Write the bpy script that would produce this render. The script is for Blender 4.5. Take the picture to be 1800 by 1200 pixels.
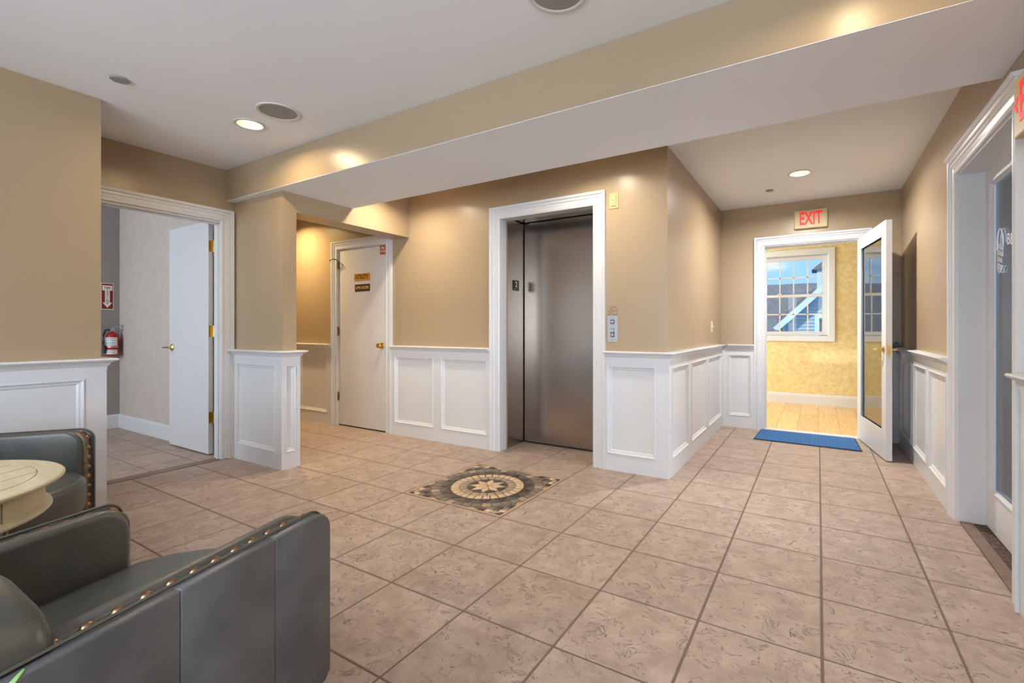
import bpy, bmesh, math, random
from mathutils import Vector, Matrix
random.seed(7)
sc = bpy.context.scene
for o in list(bpy.data.objects): bpy.data.objects.remove(o)
COL = sc.collection
R = math.radians
PI = math.pi

# ------------------------------------------------------------------ camera
cam_d = bpy.data.cameras.new('camera'); cam = bpy.data.objects.new('camera', cam_d); COL.objects.link(cam)
cam_d.sensor_width = 36; cam_d.lens = 818.5/1800*36
cam_d.shift_x = -(957.87-900)/1800; cam_d.shift_y = -(600-578.41)/1800
cam_d.clip_start = 0.02; cam_d.clip_end = 300
cam.location = (0, 0, 1.13); cam.rotation_euler = (PI/2, 0, 0.5307)
sc.camera = cam

# ------------------------------------------------------------------ exposure, sky, lights
sc.view_settings.view_transform = 'Standard'; sc.view_settings.look = 'None'
sc.view_settings.exposure = 0.12; sc.view_settings.gamma = 1.0; sc.view_settings.use_curve_mapping = False
try:
    sc.cycles.use_denoising = True
    sc.cycles.max_bounces = 8; sc.cycles.diffuse_bounces = 5; sc.cycles.glossy_bounces = 4
    sc.cycles.transmission_bounces = 6; sc.cycles.transparent_max_bounces = 8
    sc.cycles.caustics_reflective = False; sc.cycles.caustics_refractive = False
    sc.cycles.sample_clamp_indirect = 6
except Exception: pass

w = bpy.data.worlds.new('sky'); sc.world = w; w.use_nodes = True
nt = w.node_tree; nt.nodes.clear()
wo = nt.nodes.new('ShaderNodeOutputWorld'); bg = nt.nodes.new('ShaderNodeBackground')
tc = nt.nodes.new('ShaderNodeTexCoord'); mp = nt.nodes.new('ShaderNodeMapping'); mp.inputs['Scale'].default_value = (1, 1, 2.6)
ns = nt.nodes.new('ShaderNodeTexNoise'); ns.inputs['Scale'].default_value = 5.5; ns.inputs['Detail'].default_value = 7; ns.inputs['Roughness'].default_value = .55
cr = nt.nodes.new('ShaderNodeValToRGB')
cr.color_ramp.elements[0].position = .46; cr.color_ramp.elements[0].color = (.30, .56, .86, 1)
cr.color_ramp.elements[1].position = .62; cr.color_ramp.elements[1].color = (.80, .85, .92, 1)
nt.links.new(tc.outputs['Generated'], mp.inputs['Vector']); nt.links.new(mp.outputs['Vector'], ns.inputs['Vector'])
nt.links.new(ns.outputs['Fac'], cr.inputs['Fac']); nt.links.new(cr.outputs['Color'], bg.inputs['Color'])
bg.inputs['Strength'].default_value = 1.25; nt.links.new(bg.outputs['Background'], wo.inputs['Surface'])

def area(name, loc, rot, sx, sy, power, color, shape='RECTANGLE', spread=None):
    l = bpy.data.lights.new(name, 'AREA'); l.shape = shape; l.size = sx
    if shape == 'RECTANGLE': l.size_y = sy
    l.energy = power; l.color = color
    if spread: l.spread = R(spread)
    o = bpy.data.objects.new(name, l); COL.objects.link(o); o.location = loc; o.rotation_euler = rot
    return o
DAY = (.77, .88, 1.0); WARM = (1.0, .76, .44); NEUT = (.84, .92, 1.0)
sun = bpy.data.lights.new('sun', 'SUN'); sun.energy = 3.2; sun.angle = R(3); sun.color = (1, .96, .9)
so = bpy.data.objects.new('sun', sun); COL.objects.link(so); so.rotation_euler = (R(52), 0, R(-25))
# daylight at the windows behind the camera, tilted up as added ceiling fill
area('window_daylight', (-1.6, -3.62, 1.45), (R(106), 0, 0), 1.9, 1.9, 135, DAY)
area('window_daylight', (0.9, -3.62, 1.45), (R(106), 0, 0), 1.9, 1.9, 135, DAY)
area('window_daylight', (3.2, -3.62, 1.45), (R(106), 0, 0), 1.9, 1.9, 135, DAY)
# added daylight fill inside the yellow room, office and side room, not at windows
area('window_daylight', (-2.9, 6.9, 1.6), (R(90), 0, R(-90)), 1.6, 1.6, 92, (.92, .96, 1))
area('office_window_daylight', (4.3, 3.0, 1.5), (R(90), 0, R(90)), 1.8, 1.5, 330, DAY)
area('side_room_window_daylight', (-5.6, -1.3, 1.5), (R(90), 0, 0), 1.8, 1.6, 75, DAY)

def downlight_power(loc, power, color=WARM, spread=130, size=.11):
    return area('downlight_lamp', (loc[0], loc[1], loc[2]), (0, 0, 0), size, size, power, color, 'DISK', spread)

# ------------------------------------------------------------------ materials
def srgb(h):
    if isinstance(h, str):
        h = h.lstrip('#'); c = [int(h[i:i+2], 16)/255 for i in (0, 2, 4)]
    else: c = [x/255 for x in h]
    return tuple((x/12.92 if x <= .04045 else ((x+.055)/1.055)**2.4) for x in c) + (1,)

def mat(name, col, rough=.5, metal=0, col2=None, nscale=8, bump=0, bscale=60, spec=.5, vary=0, coord='Object', stretch=None, detail=4, coat=0, ramp=(.35, .65)):
    m = bpy.data.materials.new(name); m.use_nodes = True; t = m.node_tree; b = t.nodes['Principled BSDF']
    c = srgb(col); b.inputs['Base Color'].default_value = c
    b.inputs['Roughness'].default_value = rough; b.inputs['Metallic'].default_value = metal
    b.inputs['Specular IOR Level'].default_value = spec
    if coat: b.inputs['Coat Weight'].default_value = coat; b.inputs['Coat Roughness'].default_value = .2
    tc = t.nodes.new('ShaderNodeTexCoord'); mp = t.nodes.new('ShaderNodeMapping')
    t.links.new(tc.outputs[coord], mp.inputs['Vector'])
    if stretch: mp.inputs['Scale'].default_value = stretch
    if col2 is None: col2 = tuple(min(255, int(round(x*255*.97))) for x in [v if v <= .0031308*12.92 else v for v in _unsrgb(c)])
    n = t.nodes.new('ShaderNodeTexNoise'); n.inputs['Scale'].default_value = nscale; n.inputs['Detail'].default_value = detail
    t.links.new(mp.outputs['Vector'], n.inputs['Vector'])
    r = t.nodes.new('ShaderNodeValToRGB'); r.color_ramp.elements[0].position = ramp[0]; r.color_ramp.elements[1].position = ramp[1]
    r.color_ramp.elements[0].color = srgb(col2); r.color_ramp.elements[1].color = c
    t.links.new(n.outputs['Fac'], r.inputs['Fac'])
    last = r.outputs['Color']
    if vary:
        oi = t.nodes.new('ShaderNodeObjectInfo'); h = t.nodes.new('ShaderNodeHueSaturation')
        mr = t.nodes.new('ShaderNodeMapRange'); mr.inputs['To Min'].default_value = 1-vary; mr.inputs['To Max'].default_value = 1+vary
        t.links.new(oi.outputs['Random'], mr.inputs['Value']); t.links.new(mr.outputs['Result'], h.inputs['Value'])
        t.links.new(last, h.inputs['Color']); last = h.outputs['Color']
    t.links.new(last, b.inputs['Base Color'])
    if bump:
        n2 = t.nodes.new('ShaderNodeTexNoise'); n2.inputs['Scale'].default_value = bscale; n2.inputs['Detail'].default_value = 5
        t.links.new(mp.outputs['Vector'], n2.inputs['Vector'])
        bp = t.nodes.new('ShaderNodeBump'); bp.inputs['Strength'].default_value = bump; bp.inputs['Distance'].default_value = .01
        t.links.new(n2.outputs['Fac'], bp.inputs['Height']); t.links.new(bp.outputs['Normal'], b.inputs['Normal'])
    return m
def _unsrgb(c):
    return [(x*12.92 if x <= .0031308 else 1.055*x**(1/2.4)-.055) for x in c[:3]]
def emis(name, col, s):
    m = bpy.data.materials.new(name); m.use_nodes = True; b = m.node_tree.nodes['Principled BSDF']
    b.inputs['Base Color'].default_value = srgb(col); b.inputs['Emission Color'].default_value = srgb(col); b.inputs['Emission Strength'].default_value = s
    return m
def glassmat(name, tint=(1, 1, 1), op=.12, rough=.02, ior=1.5):
    m = bpy.data.materials.new(name); m.use_nodes = True; t = m.node_tree; t.nodes.clear()
    o = t.nodes.new('ShaderNodeOutputMaterial'); mx = t.nodes.new('ShaderNodeMixShader')
    tr = t.nodes.new('ShaderNodeBsdfTransparent'); tr.inputs['Color'].default_value = (*tint, 1)
    gl = t.nodes.new('ShaderNodeBsdfGlossy'); gl.inputs['Roughness'].default_value = rough
    fr = t.nodes.new('ShaderNodeFresnel'); fr.inputs['IOR'].default_value = ior
    ad = t.nodes.new('ShaderNodeMath'); ad.operation = 'ADD'; ad.inputs[1].default_value = op; ad.use_clamp = True
    t.links.new(fr.outputs['Fac'], ad.inputs[0]); t.links.new(ad.outputs[0], mx.inputs['Fac'])
    t.links.new(tr.outputs[0], mx.inputs[1]); t.links.new(gl.outputs[0], mx.inputs[2]); t.links.new(mx.outputs[0], o.inputs['Surface'])
    return m

M = {}
M['wall'] = mat('wall_paint', (166, 146, 119), .29, bump=.05, bscale=160, col2=(163, 143, 116), nscale=1.5, coord='Generated', spec=.45)
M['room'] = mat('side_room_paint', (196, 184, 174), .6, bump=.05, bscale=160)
M['roomdark'] = mat('side_room_grey_paint', (150, 145, 142), .6, bump=.05, bscale=160)  # greyer and darker than the other side room walls
M['office'] = mat('office_paint', (168, 170, 176), .6)
M['ceil'] = mat('ceiling_plaster', (236, 240, 246), .85, bump=.12, bscale=14, col2=(232, 237, 243), nscale=.8)
M['trim'] = mat('white_trim_paint', (212, 213, 215), .28, col2=(210, 211, 213), nscale=2)
M['doorwhite'] = mat('white_door_paint', (210, 210, 213), .38, col2=(208, 208, 211), nscale=2)
M['grout'] = mat('brown_grout', (118, 98, 84), .9, bump=.2, bscale=200)
M['yellow'] = mat('yellow_sponged_plaster', (228, 212, 162), .7, col2=(213, 193, 136), nscale=20, detail=8, bump=.1, bscale=40)
M['wood'] = mat('honey_oak', (228, 196, 142), .3, col2=(212, 170, 112), nscale=3, stretch=(12, 1, 1), vary=.1)
M['steel'] = mat('brushed_stainless', (172, 162, 153), .23, 1, col2=(162, 153, 145), nscale=30, stretch=(30, 30, .4), bump=.02, bscale=50)
M['steelplate'] = mat('stainless_plate', (176, 178, 182), .4, .6)
M['brass'] = mat('polished_brass', (228, 194, 112), .26, 1, col2=(210, 174, 92))
M['bronze'] = mat('antique_brass_nail', (168, 132, 100), .32, 1, col2=(120, 92, 70), nscale=60)
M['dark'] = mat('dark_gap', (28, 26, 24), .8)
M['black'] = mat('black_plastic', (34, 33, 33), .5)
M['leather'] = mat('charcoal_leather', (84, 84, 78), .34, col2=(66, 66, 61), nscale=5, bump=.1, bscale=130, spec=.6)
M['leatherout'] = mat('worn_charcoal_leather', (94, 96, 99), .36, col2=(76, 78, 80), nscale=7, bump=.1, bscale=110, spec=.6)  # outer leather, lighter and bluer: window reflection put into the colour
M['band'] = mat('bronzed_leather_band', (118, 106, 80), .32, col2=(72, 64, 48), nscale=30, bump=.15, bscale=140, spec=.7)
M['cream'] = mat('cream_painted_wood', (206, 194, 160), .42, col2=(194, 181, 146), nscale=4, stretch=(1, 8, 1), bump=.04, bscale=80)
M['creamdk'] = mat('cream_glaze_line', (120, 106, 78), .6)
M['darkwood'] = mat('dark_wood', (48, 34, 26), .4, col2=(34, 24, 18), nscale=10, stretch=(1, 1, 8))
M['blue'] = mat('blue_mat_pile', (58, 118, 176), .95, col2=(36, 80, 134), nscale=120, bump=.5, bscale=180, ramp=(.40, .56))
M['rubber'] = mat('dark_rubber', (40, 44, 52), .8)
M['carpet'] = mat('brown_carpet', (104, 84, 74), .98, col2=(62, 50, 44), nscale=90, bump=.5, bscale=120, ramp=(.42, .58))
M['thresh'] = mat('brown_threshold', (128, 106, 92), .5, col2=(112, 92, 80), nscale=12)
M['plast'] = mat('beige_plastic', (200, 170, 122), .45)
M['ivory'] = mat('ivory_plastic', (220, 208, 184), .45)
M['signbeige'] = mat('sign_housing', (200, 180, 140), .5)
M['red'] = mat('red_enamel', (176, 20, 28), .3)
M['redem'] = emis('exit_red', (235, 14, 18), .55)
M['signred'] = mat('dark_red_print', (138, 16, 24), .5)
M['stick'] = mat('sticker_red', (176, 70, 36), .5)
M['gold'] = mat('gold_plate', (206, 150, 56), .35, .3)
M['goldprint'] = mat('gold_print', (238, 204, 132), .5)
M['bronzeplate'] = mat('dark_bronze_plate', (64, 42, 18), .4)
M['white'] = mat('white_print', (236, 232, 224), .6)
M['cyanlab'] = mat('blue_label_print', (70, 150, 190), .5)
M['speaker'] = mat('speaker_grille', (150, 149, 145), .7, bump=.3, bscale=400)
M['ring'] = mat('ceiling_ring', (214, 212, 208), .5)
M['lamp'] = emis('lit_lamp', (255, 236, 200), 5.0)
M['reflector'] = mat('reflector_white', (255, 246, 224), .3)
M['glass'] = glassmat('clear_glass', op=0, ior=1.22)
M['doorglass'] = glassmat('door_glass', (.98, .98, .98), .22)
M['frost'] = glassmat('office_glass', (.86, .88, .92), .12, .08)
M['etch'] = mat('white_etched_print', (226, 226, 226), .6)
M['siding'] = mat('pale_blue_siding', (150, 172, 188), .7)
M['roof'] = mat('slate_grey_shingle', (122, 124, 130), .9, col2=(92, 95, 102), nscale=14, stretch=(1, 1, 3))
M['sidetrim'] = mat('house_white_trim', (182, 206, 218), .6)
M['leaf'] = mat('green_leaf', (146, 184, 116), .45, col2=(116, 158, 88), nscale=20)
M['terracotta'] = mat('terracotta', (168, 98, 70), .8)
M['soil'] = mat('soil', (50, 38, 28), .95)
# slate textured floor tile: mottled colour, chipped relief, each tile a little different
def tilemat():
    m = bpy.data.materials.new('slate_tile'); m.use_nodes = True; t = m.node_tree; b = t.nodes['Principled BSDF']
    L = t.links.new
    g = t.nodes.new('ShaderNodeNewGeometry')
    oi = t.nodes.new('ShaderNodeObjectInfo'); va = t.nodes.new('ShaderNodeVectorMath'); va.operation = 'ADD'
    sc_ = t.nodes.new('ShaderNodeVectorMath'); sc_.operation = 'SCALE'; sc_.inputs['Scale'].default_value = 37.0
    cmb = t.nodes.new('ShaderNodeCombineXYZ'); L(oi.outputs['Random'], cmb.inputs[0]); L(oi.outputs['Random'], cmb.inputs[1])
    L(cmb.outputs[0], sc_.inputs[0]); L(g.outputs['Position'], va.inputs[0]); L(sc_.outputs[0], va.inputs[1])
    P = va.outputs[0]
    def noise(s, d, r=.55, dist=0):
        n = t.nodes.new('ShaderNodeTexNoise'); n.inputs['Scale'].default_value = s; n.inputs['Detail'].default_value = d
        n.inputs['Roughness'].default_value = r; n.inputs['Distortion'].default_value = dist; L(P, n.inputs['Vector']); return n
    n1 = noise(9, 9, .68); r1 = t.nodes.new('ShaderNodeValToRGB')
    r1.color_ramp.elements[0].position = .34; r1.color_ramp.elements[0].color = srgb((154, 133, 119))
    r1.color_ramp.elements[1].position = .66; r1.color_ramp.elements[1].color = srgb((184, 163, 149))
    L(n1.outputs['Fac'], r1.inputs['Fac'])
    # thin dark chips where a stepped noise changes level
    n2 = noise(11, 8, .68, .9)
    mu = t.nodes.new('ShaderNodeMath'); mu.operation = 'MULTIPLY'; mu.inputs[1].default_value = 5; L(n2.outputs['Fac'], mu.inputs[0])
    fl = t.nodes.new('ShaderNodeMath'); fl.operation = 'FRACT'; L(mu.outputs[0], fl.inputs[0])
    st = t.nodes.new('ShaderNodeMapRange'); st.inputs['From Min'].default_value = 0; st.inputs['From Max'].default_value = .07
    st.inputs['To Min'].default_value = 0; st.inputs['To Max'].default_value = 1; L(fl.outputs[0], st.inputs['Value'])
    n4 = noise(9, 3); gate = t.nodes.new('ShaderNodeMapRange'); gate.inputs['From Min'].default_value = .36; gate.inputs['From Max'].default_value = .62
    gate.inputs['To Min'].default_value = 1; gate.inputs['To Max'].default_value = .0; L(n4.outputs['Fac'], gate.inputs['Value'])
    mxv = t.nodes.new('ShaderNodeMath'); mxv.operation = 'MAXIMUM'; L(st.outputs[0], mxv.inputs[0]); L(gate.outputs[0], mxv.inputs[1])
    mix = t.nodes.new('ShaderNodeMix'); mix.data_type = 'RGBA'; mix.inputs['A'].default_value = srgb((112, 90, 75))
    L(mxv.outputs[0], mix.inputs['Factor']); L(r1.outputs['Color'], mix.inputs['B'])
    h = t.nodes.new('ShaderNodeHueSaturation'); mr = t.nodes.new('ShaderNodeMapRange'); mr.inputs['To Min'].default_value = .93; mr.inputs['To Max'].default_value = 1.05
    L(oi.outputs['Random'], mr.inputs['Value']); L(mr.outputs[0], h.inputs['Value']); L(mix.outputs['Result'], h.inputs['Color'])
    L(h.outputs['Color'], b.inputs['Base Color'])
    b.inputs['Roughness'].default_value = .42; b.inputs['Specular IOR Level'].default_value = .35
    n3 = noise(34, 7, .7); ad = t.nodes.new('ShaderNodeMath'); ad.operation = 'MULTIPLY_ADD'; ad.inputs[1].default_value = .9
    L(n3.outputs['Fac'], ad.inputs[0]); L(mxv.outputs[0], ad.inputs[2])
    bp = t.nodes.new('ShaderNodeBump'); bp.inputs['Strength'].default_value = .9; bp.inputs['Distance'].default_value = .006
    L(ad.outputs[0], bp.inputs['Height']); L(bp.outputs['Normal'], b.inputs['Normal'])
    return m
M['tile'] = tilemat()

# ------------------------------------------------------------------ mesh helpers
class MB:
    """collects shapes; P maps local (s, t, z) to world"""
    def __init__(self, P=None): self.v = []; self.f = []; self.P = P or (lambda a, b, c: (a, b, c))
    def add(self, vs, fs):
        n = len(self.v); self.v += [tuple(self.P(*p)) for p in vs]; self.f += [tuple(n+i for i in q) for q in fs]; return self
    def box(self, a0, a1, b0, b1, c0, c1):
        vs = [(a, b, c) for a in (a0, a1) for b in (b0, b1) for c in (c0, c1)]
        return self.add(vs, [(0, 1, 3, 2), (4, 6, 7, 5), (0, 4, 5, 1), (2, 3, 7, 6), (0, 2, 6, 4), (1, 5, 7, 3)])
    def prism(self, poly, c0, c1, axis=2):
        """poly of 2D points extruded on axis (the other two axes in order)"""
        def mk(p, c):
            return (c, p[0], p[1]) if axis == 0 else (p[0], c, p[1]) if axis == 1 else (p[0], p[1], c)
        n = len(poly); vs = [mk(p, c0) for p in poly]+[mk(p, c1) for p in poly]
        return self.add(vs, [tuple(range(n))[::-1], tuple(range(n, 2*n))]+[(i, (i+1) % n, n+(i+1) % n, n+i) for i in range(n)])
    def lathe(self, prof, c=(0, 0, 0), seg=24, axis=2, loop=False, open_=False):
        """prof of (radius, height) about an axis through c"""
        vs = []; k = len(prof)
        for i in range(seg):
            a = 2*PI*i/seg
            for r, h in prof:
                x, y = r*math.cos(a), r*math.sin(a)
                p = (x, y, h) if axis == 2 else (x, h, y) if axis == 1 else (h, x, y)
                vs.append((c[0]+p[0], c[1]+p[1], c[2]+p[2]))
        fs = [(i*k+j, ((i+1) % seg)*k+j, ((i+1) % seg)*k+j+1, i*k+j+1) for i in range(seg) for j in range(k-1)]
        if open_: return self.add(vs, fs)
        if loop:
            fs += [(i*k+k-1, ((i+1) % seg)*k+k-1, ((i+1) % seg)*k, i*k) for i in range(seg)]
            return self.add(vs, fs)
        if prof[0][0] > 1e-6: fs.append(tuple(i*k for i in range(seg))[::-1])
        if prof[-1][0] > 1e-6: fs.append(tuple(i*k+k-1 for i in range(seg)))
        return self.add(vs, fs)
    def tube(self, pts, r, seg=8, closed=False):
        pts = [Vector(p) for p in pts]; n = len(pts); vs = []
        up = Vector((0, 0, 1))
        rr = r if isinstance(r, (list, tuple)) else [r]*n
        for i, p in enumerate(pts):
            a = pts[(i-1) % n] if (closed or i > 0) else p; b = pts[(i+1) % n] if (closed or i < n-1) else p
            d = (b-a).normalized(); u = d.cross(up)
            if u.length < 1e-3: u = d.cross(Vector((1, 0, 0)))
            u.normalize(); v = d.cross(u)
            for k in range(seg):
                t = 2*PI*k/seg; vs.append(tuple(p+u*math.cos(t)*rr[i]+v*math.sin(t)*rr[i]))
        fs = [(i*seg+k, i*seg+(k+1) % seg, ((i+1) % n)*seg+(k+1) % seg, ((i+1) % n)*seg+k) for i in range(n if closed else n-1) for k in range(seg)]
        if not closed: fs += [tuple(range(seg))[::-1], tuple((n-1)*seg+k for k in range(seg))]
        return self.add(vs, fs)
    def build(self, name, m, parent=None, off=None, bevel=0, bseg=2, smooth=None, bevel_sharp=True, mesh_only=False):
        me = bpy.data.meshes.new(name); me.from_pydata(self.v, [], self.f)
        bm = bmesh.new(); bm.from_mesh(me)
        bmesh.ops.remove_doubles(bm, verts=bm.verts, dist=1e-6)
        bmesh.ops.recalc_face_normals(bm, faces=bm.faces)
        if bevel:
            es = [e for e in bm.edges if len(e.link_faces) == 2 and e.calc_face_angle(0) > R(28)]
            bmesh.ops.bevel(bm, geom=es, offset=bevel, segments=bseg, profile=.5, affect='EDGES', clamp_overlap=True)
        if off is not None: bmesh.ops.translate(bm, verts=bm.verts, vec=-Vector(off))
        bm.to_mesh(me); bm.free(); me.materials.append(m)
        if smooth is not None:
            for p in me.polygons: p.use_smooth = True
            try: me.set_sharp_from_angle(angle=R(smooth))
            except Exception: pass
        if mesh_only: return me
        o = bpy.data.objects.new(name, me); COL.objects.link(o)
        if parent: o.parent = parent
        return o
def link(name, me, parent=None, loc=None, rot=None):
    o = bpy.data.objects.new(name, me); COL.objects.link(o)
    if parent: o.parent = parent
    if loc is not None: o.location = loc
    if rot is not None: o.rotation_euler = rot
    return o
def tag(o, label, cat, group=None):
    o['label'] = label; o['category'] = cat
    if group: o['group'] = group
    return o
def struct(o, label=None):
    o['kind'] = 'structure'
    if label: o['label'] = label
    return o
def empty(name, loc, rz=0):
    o = bpy.data.objects.new(name, None); COL.objects.link(o); o.location = loc; o.rotation_euler = (0, 0, rz); o.empty_display_size = .1
    return o
def plane(ox, oy, dx, dy, nx, ny):
    """wall frame: s along (dx,dy), t out along (nx,ny), z up"""
    return lambda s, t, z: (ox+dx*s+nx*t, oy+dy*s+ny*t, z)
def text_mesh(body, size, ext=.0006, sx=1.0, bold=0, spacing=1.0):
    c = bpy.data.curves.new('t', 'FONT'); c.body = body; c.size = size; c.extrude = ext; c.align_x = 'CENTER'; c.align_y = 'CENTER'
    c.offset = bold; c.space_character = spacing; c.resolution_u = 3
    o = bpy.data.objects.new('t', c); COL.objects.link(o)
    dg = bpy.context.evaluated_depsgraph_get(); me = bpy.data.meshes.new_from_object(o.evaluated_get(dg))
    bpy.data.objects.remove(o); bpy.data.curves.remove(c)
    for v in me.vertices: v.co.x *= sx
    return me
def text_on(P, s, t, z, body, size, m, name='lettering', parent=None, off=(0, 0, 0), sx=1.0, bold=0, flip=1, spacing=1.0):
    """flat raised lettering on a wall frame; +s of text runs with flip"""
    me = text_mesh(body, size, sx=sx, bold=bold, spacing=spacing); me.materials.clear(); me.materials.append(m)
    for v in me.vertices:
        x, y, zz = v.co; p = P(s+flip*x, t+zz, z+y); v.co = Vector(p)-Vector(off)
    me.update()
    o = bpy.data.objects.new(name, me); COL.objects.link(o)
    if parent: o.parent = parent
    return o

# ------------------------------------------------------------------ architecture numbers
CZ = 2.52; SOF = 2.25
CASE = [(0, 0), (0, .014), (.008, .018), (.02, .018), (.026, .013), (.052, .017), (.058, .024), (.07, .024), (.074, .019), (.082, .03), (.1, .032), (.1, 0)]
def wall(name, P, s0, s1, z0, z1, th, m, holes=(), label=None):
    mb = MB(P); cur = s0
    for (a, b, c, d) in sorted(holes):
        mb.box(cur, a, -th, 0, z0, z1)
        if c > z0: mb.box(a, b, -th, 0, z0, c)
        if d < z1: mb.box(a, b, -th, 0, d, z1)
        cur = b
    mb.box(cur, s1, -th, 0, z0, z1)
    return struct(mb.build(name, m), label)
def casing(P, s0, s1, zt, w=.1, name='casing', parent=None, off=None, prof=None, t0=0, legs=True, z0=0):
    prof = prof or CASE; k = w/.1; mb = MB(P); n = len(prof); vs = []
    for (a, t) in prof:
        a *= k
        vs += [(s0-a, t0+t, z0), (s0-a, t0+t, zt+a), (s1+a, t0+t, zt+a), (s1+a, t0+t, z0)]
    fs = []
    for i in range(n-1):
        for j in range(3): fs.append((i*4+j, i*4+j+1, (i+1)*4+j+1, (i+1)*4+j))
    fs += [tuple(i*4 for i in range(n)), tuple(i*4+3 for i in range(n))]
    mb.add(vs, fs); return mb.build(name, M['trim'], parent, off)
def rect_mould(mb, s0, s1, z0, z1, prof):
    """closed mitred moulding just inside a rectangle; prof of (inward, out)"""
    vs = []; n = len(prof)
    for (a, t) in prof: vs += [(s0+a, t, z0+a), (s0+a, t, z1-a), (s1-a, t, z1-a), (s1-a, t, z0+a)]
    fs = [(i*4+j, i*4+(j+1) % 4, (i+1)*4+(j+1) % 4, (i+1)*4+j) for i in range(n-1) for j in range(4)]
    mb.add(vs, fs)
RAIL = [(0, .835+.05), (.022, .885), (.022, .905), (.03, .912), (.036, .926), (.052, .936), (.062, .94), (.066, .947), (.062, .954), (0, .956)]
def sweep(mb, prof, s0, s1, m0=0, m1=0):
    n = len(prof); vs = [(s0+m0*t, t, z) for t, z in prof]+[(s1+m1*t, t, z) for t, z in prof]
    mb.add(vs, [tuple(range(n)), tuple(range(n, 2*n))[::-1]]+[(i, (i+1) % n, n+(i+1) % n, n+i) for i in range(n)])
def wainscot(parent, P, s0, s1, panels, m0=0, m1=0, T=.02, rail=True, dz=0, e0=0, e1=0):
    """board at the wall face, frame proud by T, mitred mouldings, chair rail and baseboard, as children of a wall.
    m0/m1: how the ends grow with depth (mitred corners)"""
    z0, z1 = .135, .835
    mb = MB(P); cur = s0; top = .89+dz
    def bx(a, b, c, d):
        mb.box(a, b, 0, T, c, d)
    for (a, b) in panels:
        bx(cur-(T*e0 if cur == s0 else 0), a, 0, top); bx(a, b, z1+dz, top); bx(a, b, 0, z0); cur = b
    bx(cur, s1+T*e1, 0, top)
    mb.build('wainscot_frame', M['trim'], parent)
    for (a, b) in panels:
        pb = MB(P); pb.box(a, b, 0, .004, z0, z1+dz); pn = pb.build('wainscot_panel', M['trim'], parent)
        q = MB(P); rect_mould(q, a, b, z0, z1+dz, [(-.002, T), (-.002, T+.004), (.004, T+.006), (.010, T+.002), (.014, .012), (.022, .012), (.028, .007), (.032, .004)])
        q.build('panel_moulding', M['trim'], pn)
    if rail:
        r = MB(P); sweep(r, [(t, z+dz) for t, z in RAIL], s0, s1, m0, m1); r.build('chair_rail', M['trim'], parent, smooth=35)

# ------------------------------------------------------------------ floor
floor = struct(MB().box(-7.2, .95, -4.2, 6.0, -.12, -.0025).build('floor', M['grout']))
TP = .41414; X0 = .0123; Y0 = 3.5188; G = .0042
def tile_mesh(a0, a1, b0, b1):
    mb = MB(); mb.box(a0, a1, b0, b1, -.012, 0)
    return mb.build('tile', M['tile'], bevel=.0022, bseg=1, mesh_only=True)
full = tile_mesh(G, TP-G, G, TP-G)
ntile = 0
for j in range(-18, 6):
    for i in range(-18, 3):
        x = X0+i*TP; y = Y0+j*TP
        if -6 <= i < -4 and -3 <= j < -1: continue
        lo_x, hi_x, lo_y, hi_y = x+G, x+TP-G, y+G, y+TP-G
        # the hall south of the elevator wall
        if hi_y <= Y0:
            xl = -4.45 if lo_y > 1.0 else -3.73
            xr = .715
            if lo_y >= 2.28: xl = -7.0
            elif hi_y > 2.28: xl = -3.70
            if y+TP < -1.0: continue
        else:
            if -7 <= i <= -4 and j == 0: xl, xr = -2.60, -1.52
            else: xl, xr = -.975, .715
            if lo_y > 5.8: continue
            if i < -3 and j > 0: continue
        a, b = max(lo_x, xl), min(hi_x, xr); c = min(hi_y, 3.93) if (i < -2 and j == 0) else min(hi_y, 5.86)
        if j == 0 and i < -2: c = min(hi_y, 3.925)
        if b-a < .02 or c-lo_y < .02: continue
        if b-a > TP-2*G-.001 and c-lo_y > TP-2*G-.001: link('tile', full, floor, (x, y, 0))
        else: link('tile', tile_mesh(a-x, b-x, lo_y-y, c-y), floor, (x, y, 0))
        ntile += 1
# side room tiles
sy = .316
for j in range(0, 12):
    y1 = 2.14-.213-(j-1)*sy if j else 2.14; y0 = 2.14-.213-j*sy
    for i in range(0, 6):
        xa = -6.93+.06+(i-1)*TP+(.0 if j % 2 else .0); a = max(-6.93, xa+G); b = min(-4.56, xa+TP-G)
        if b-a < .03 or y1 < -.6: continue
        link('tile', tile_mesh(0, b-a, 0, y1-y0-2*G), floor, (a, y0+G, 0))
        ntile += 1
for (a, b) in ((-6.93+.06+5*TP, -4.56),):
    for j in range(0, 8):
        y1 = 2.14-.213-(j-1)*sy if j else 2.14; y0 = 2.14-.213-j*sy
        link('tile', tile_mesh(0, b-a-2*G, 0, y1-y0-2*G), floor, (a+G, y0+G, 0))
MB().box(-4.56, -4.452, 1.05, 2.14, -.01, .004).build('threshold', M['thresh'], floor, bevel=.002, bseg=1)
MB().box(.717, .775, 2.66, 3.70, -.01, .006).build('threshold', M['thresh'], floor, bevel=.002, bseg=1)
MB().box(-.53, .375, 5.75, 5.89, -.01, .006).build('threshold', M['trim'], floor, bevel=.002, bseg=1)

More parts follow.
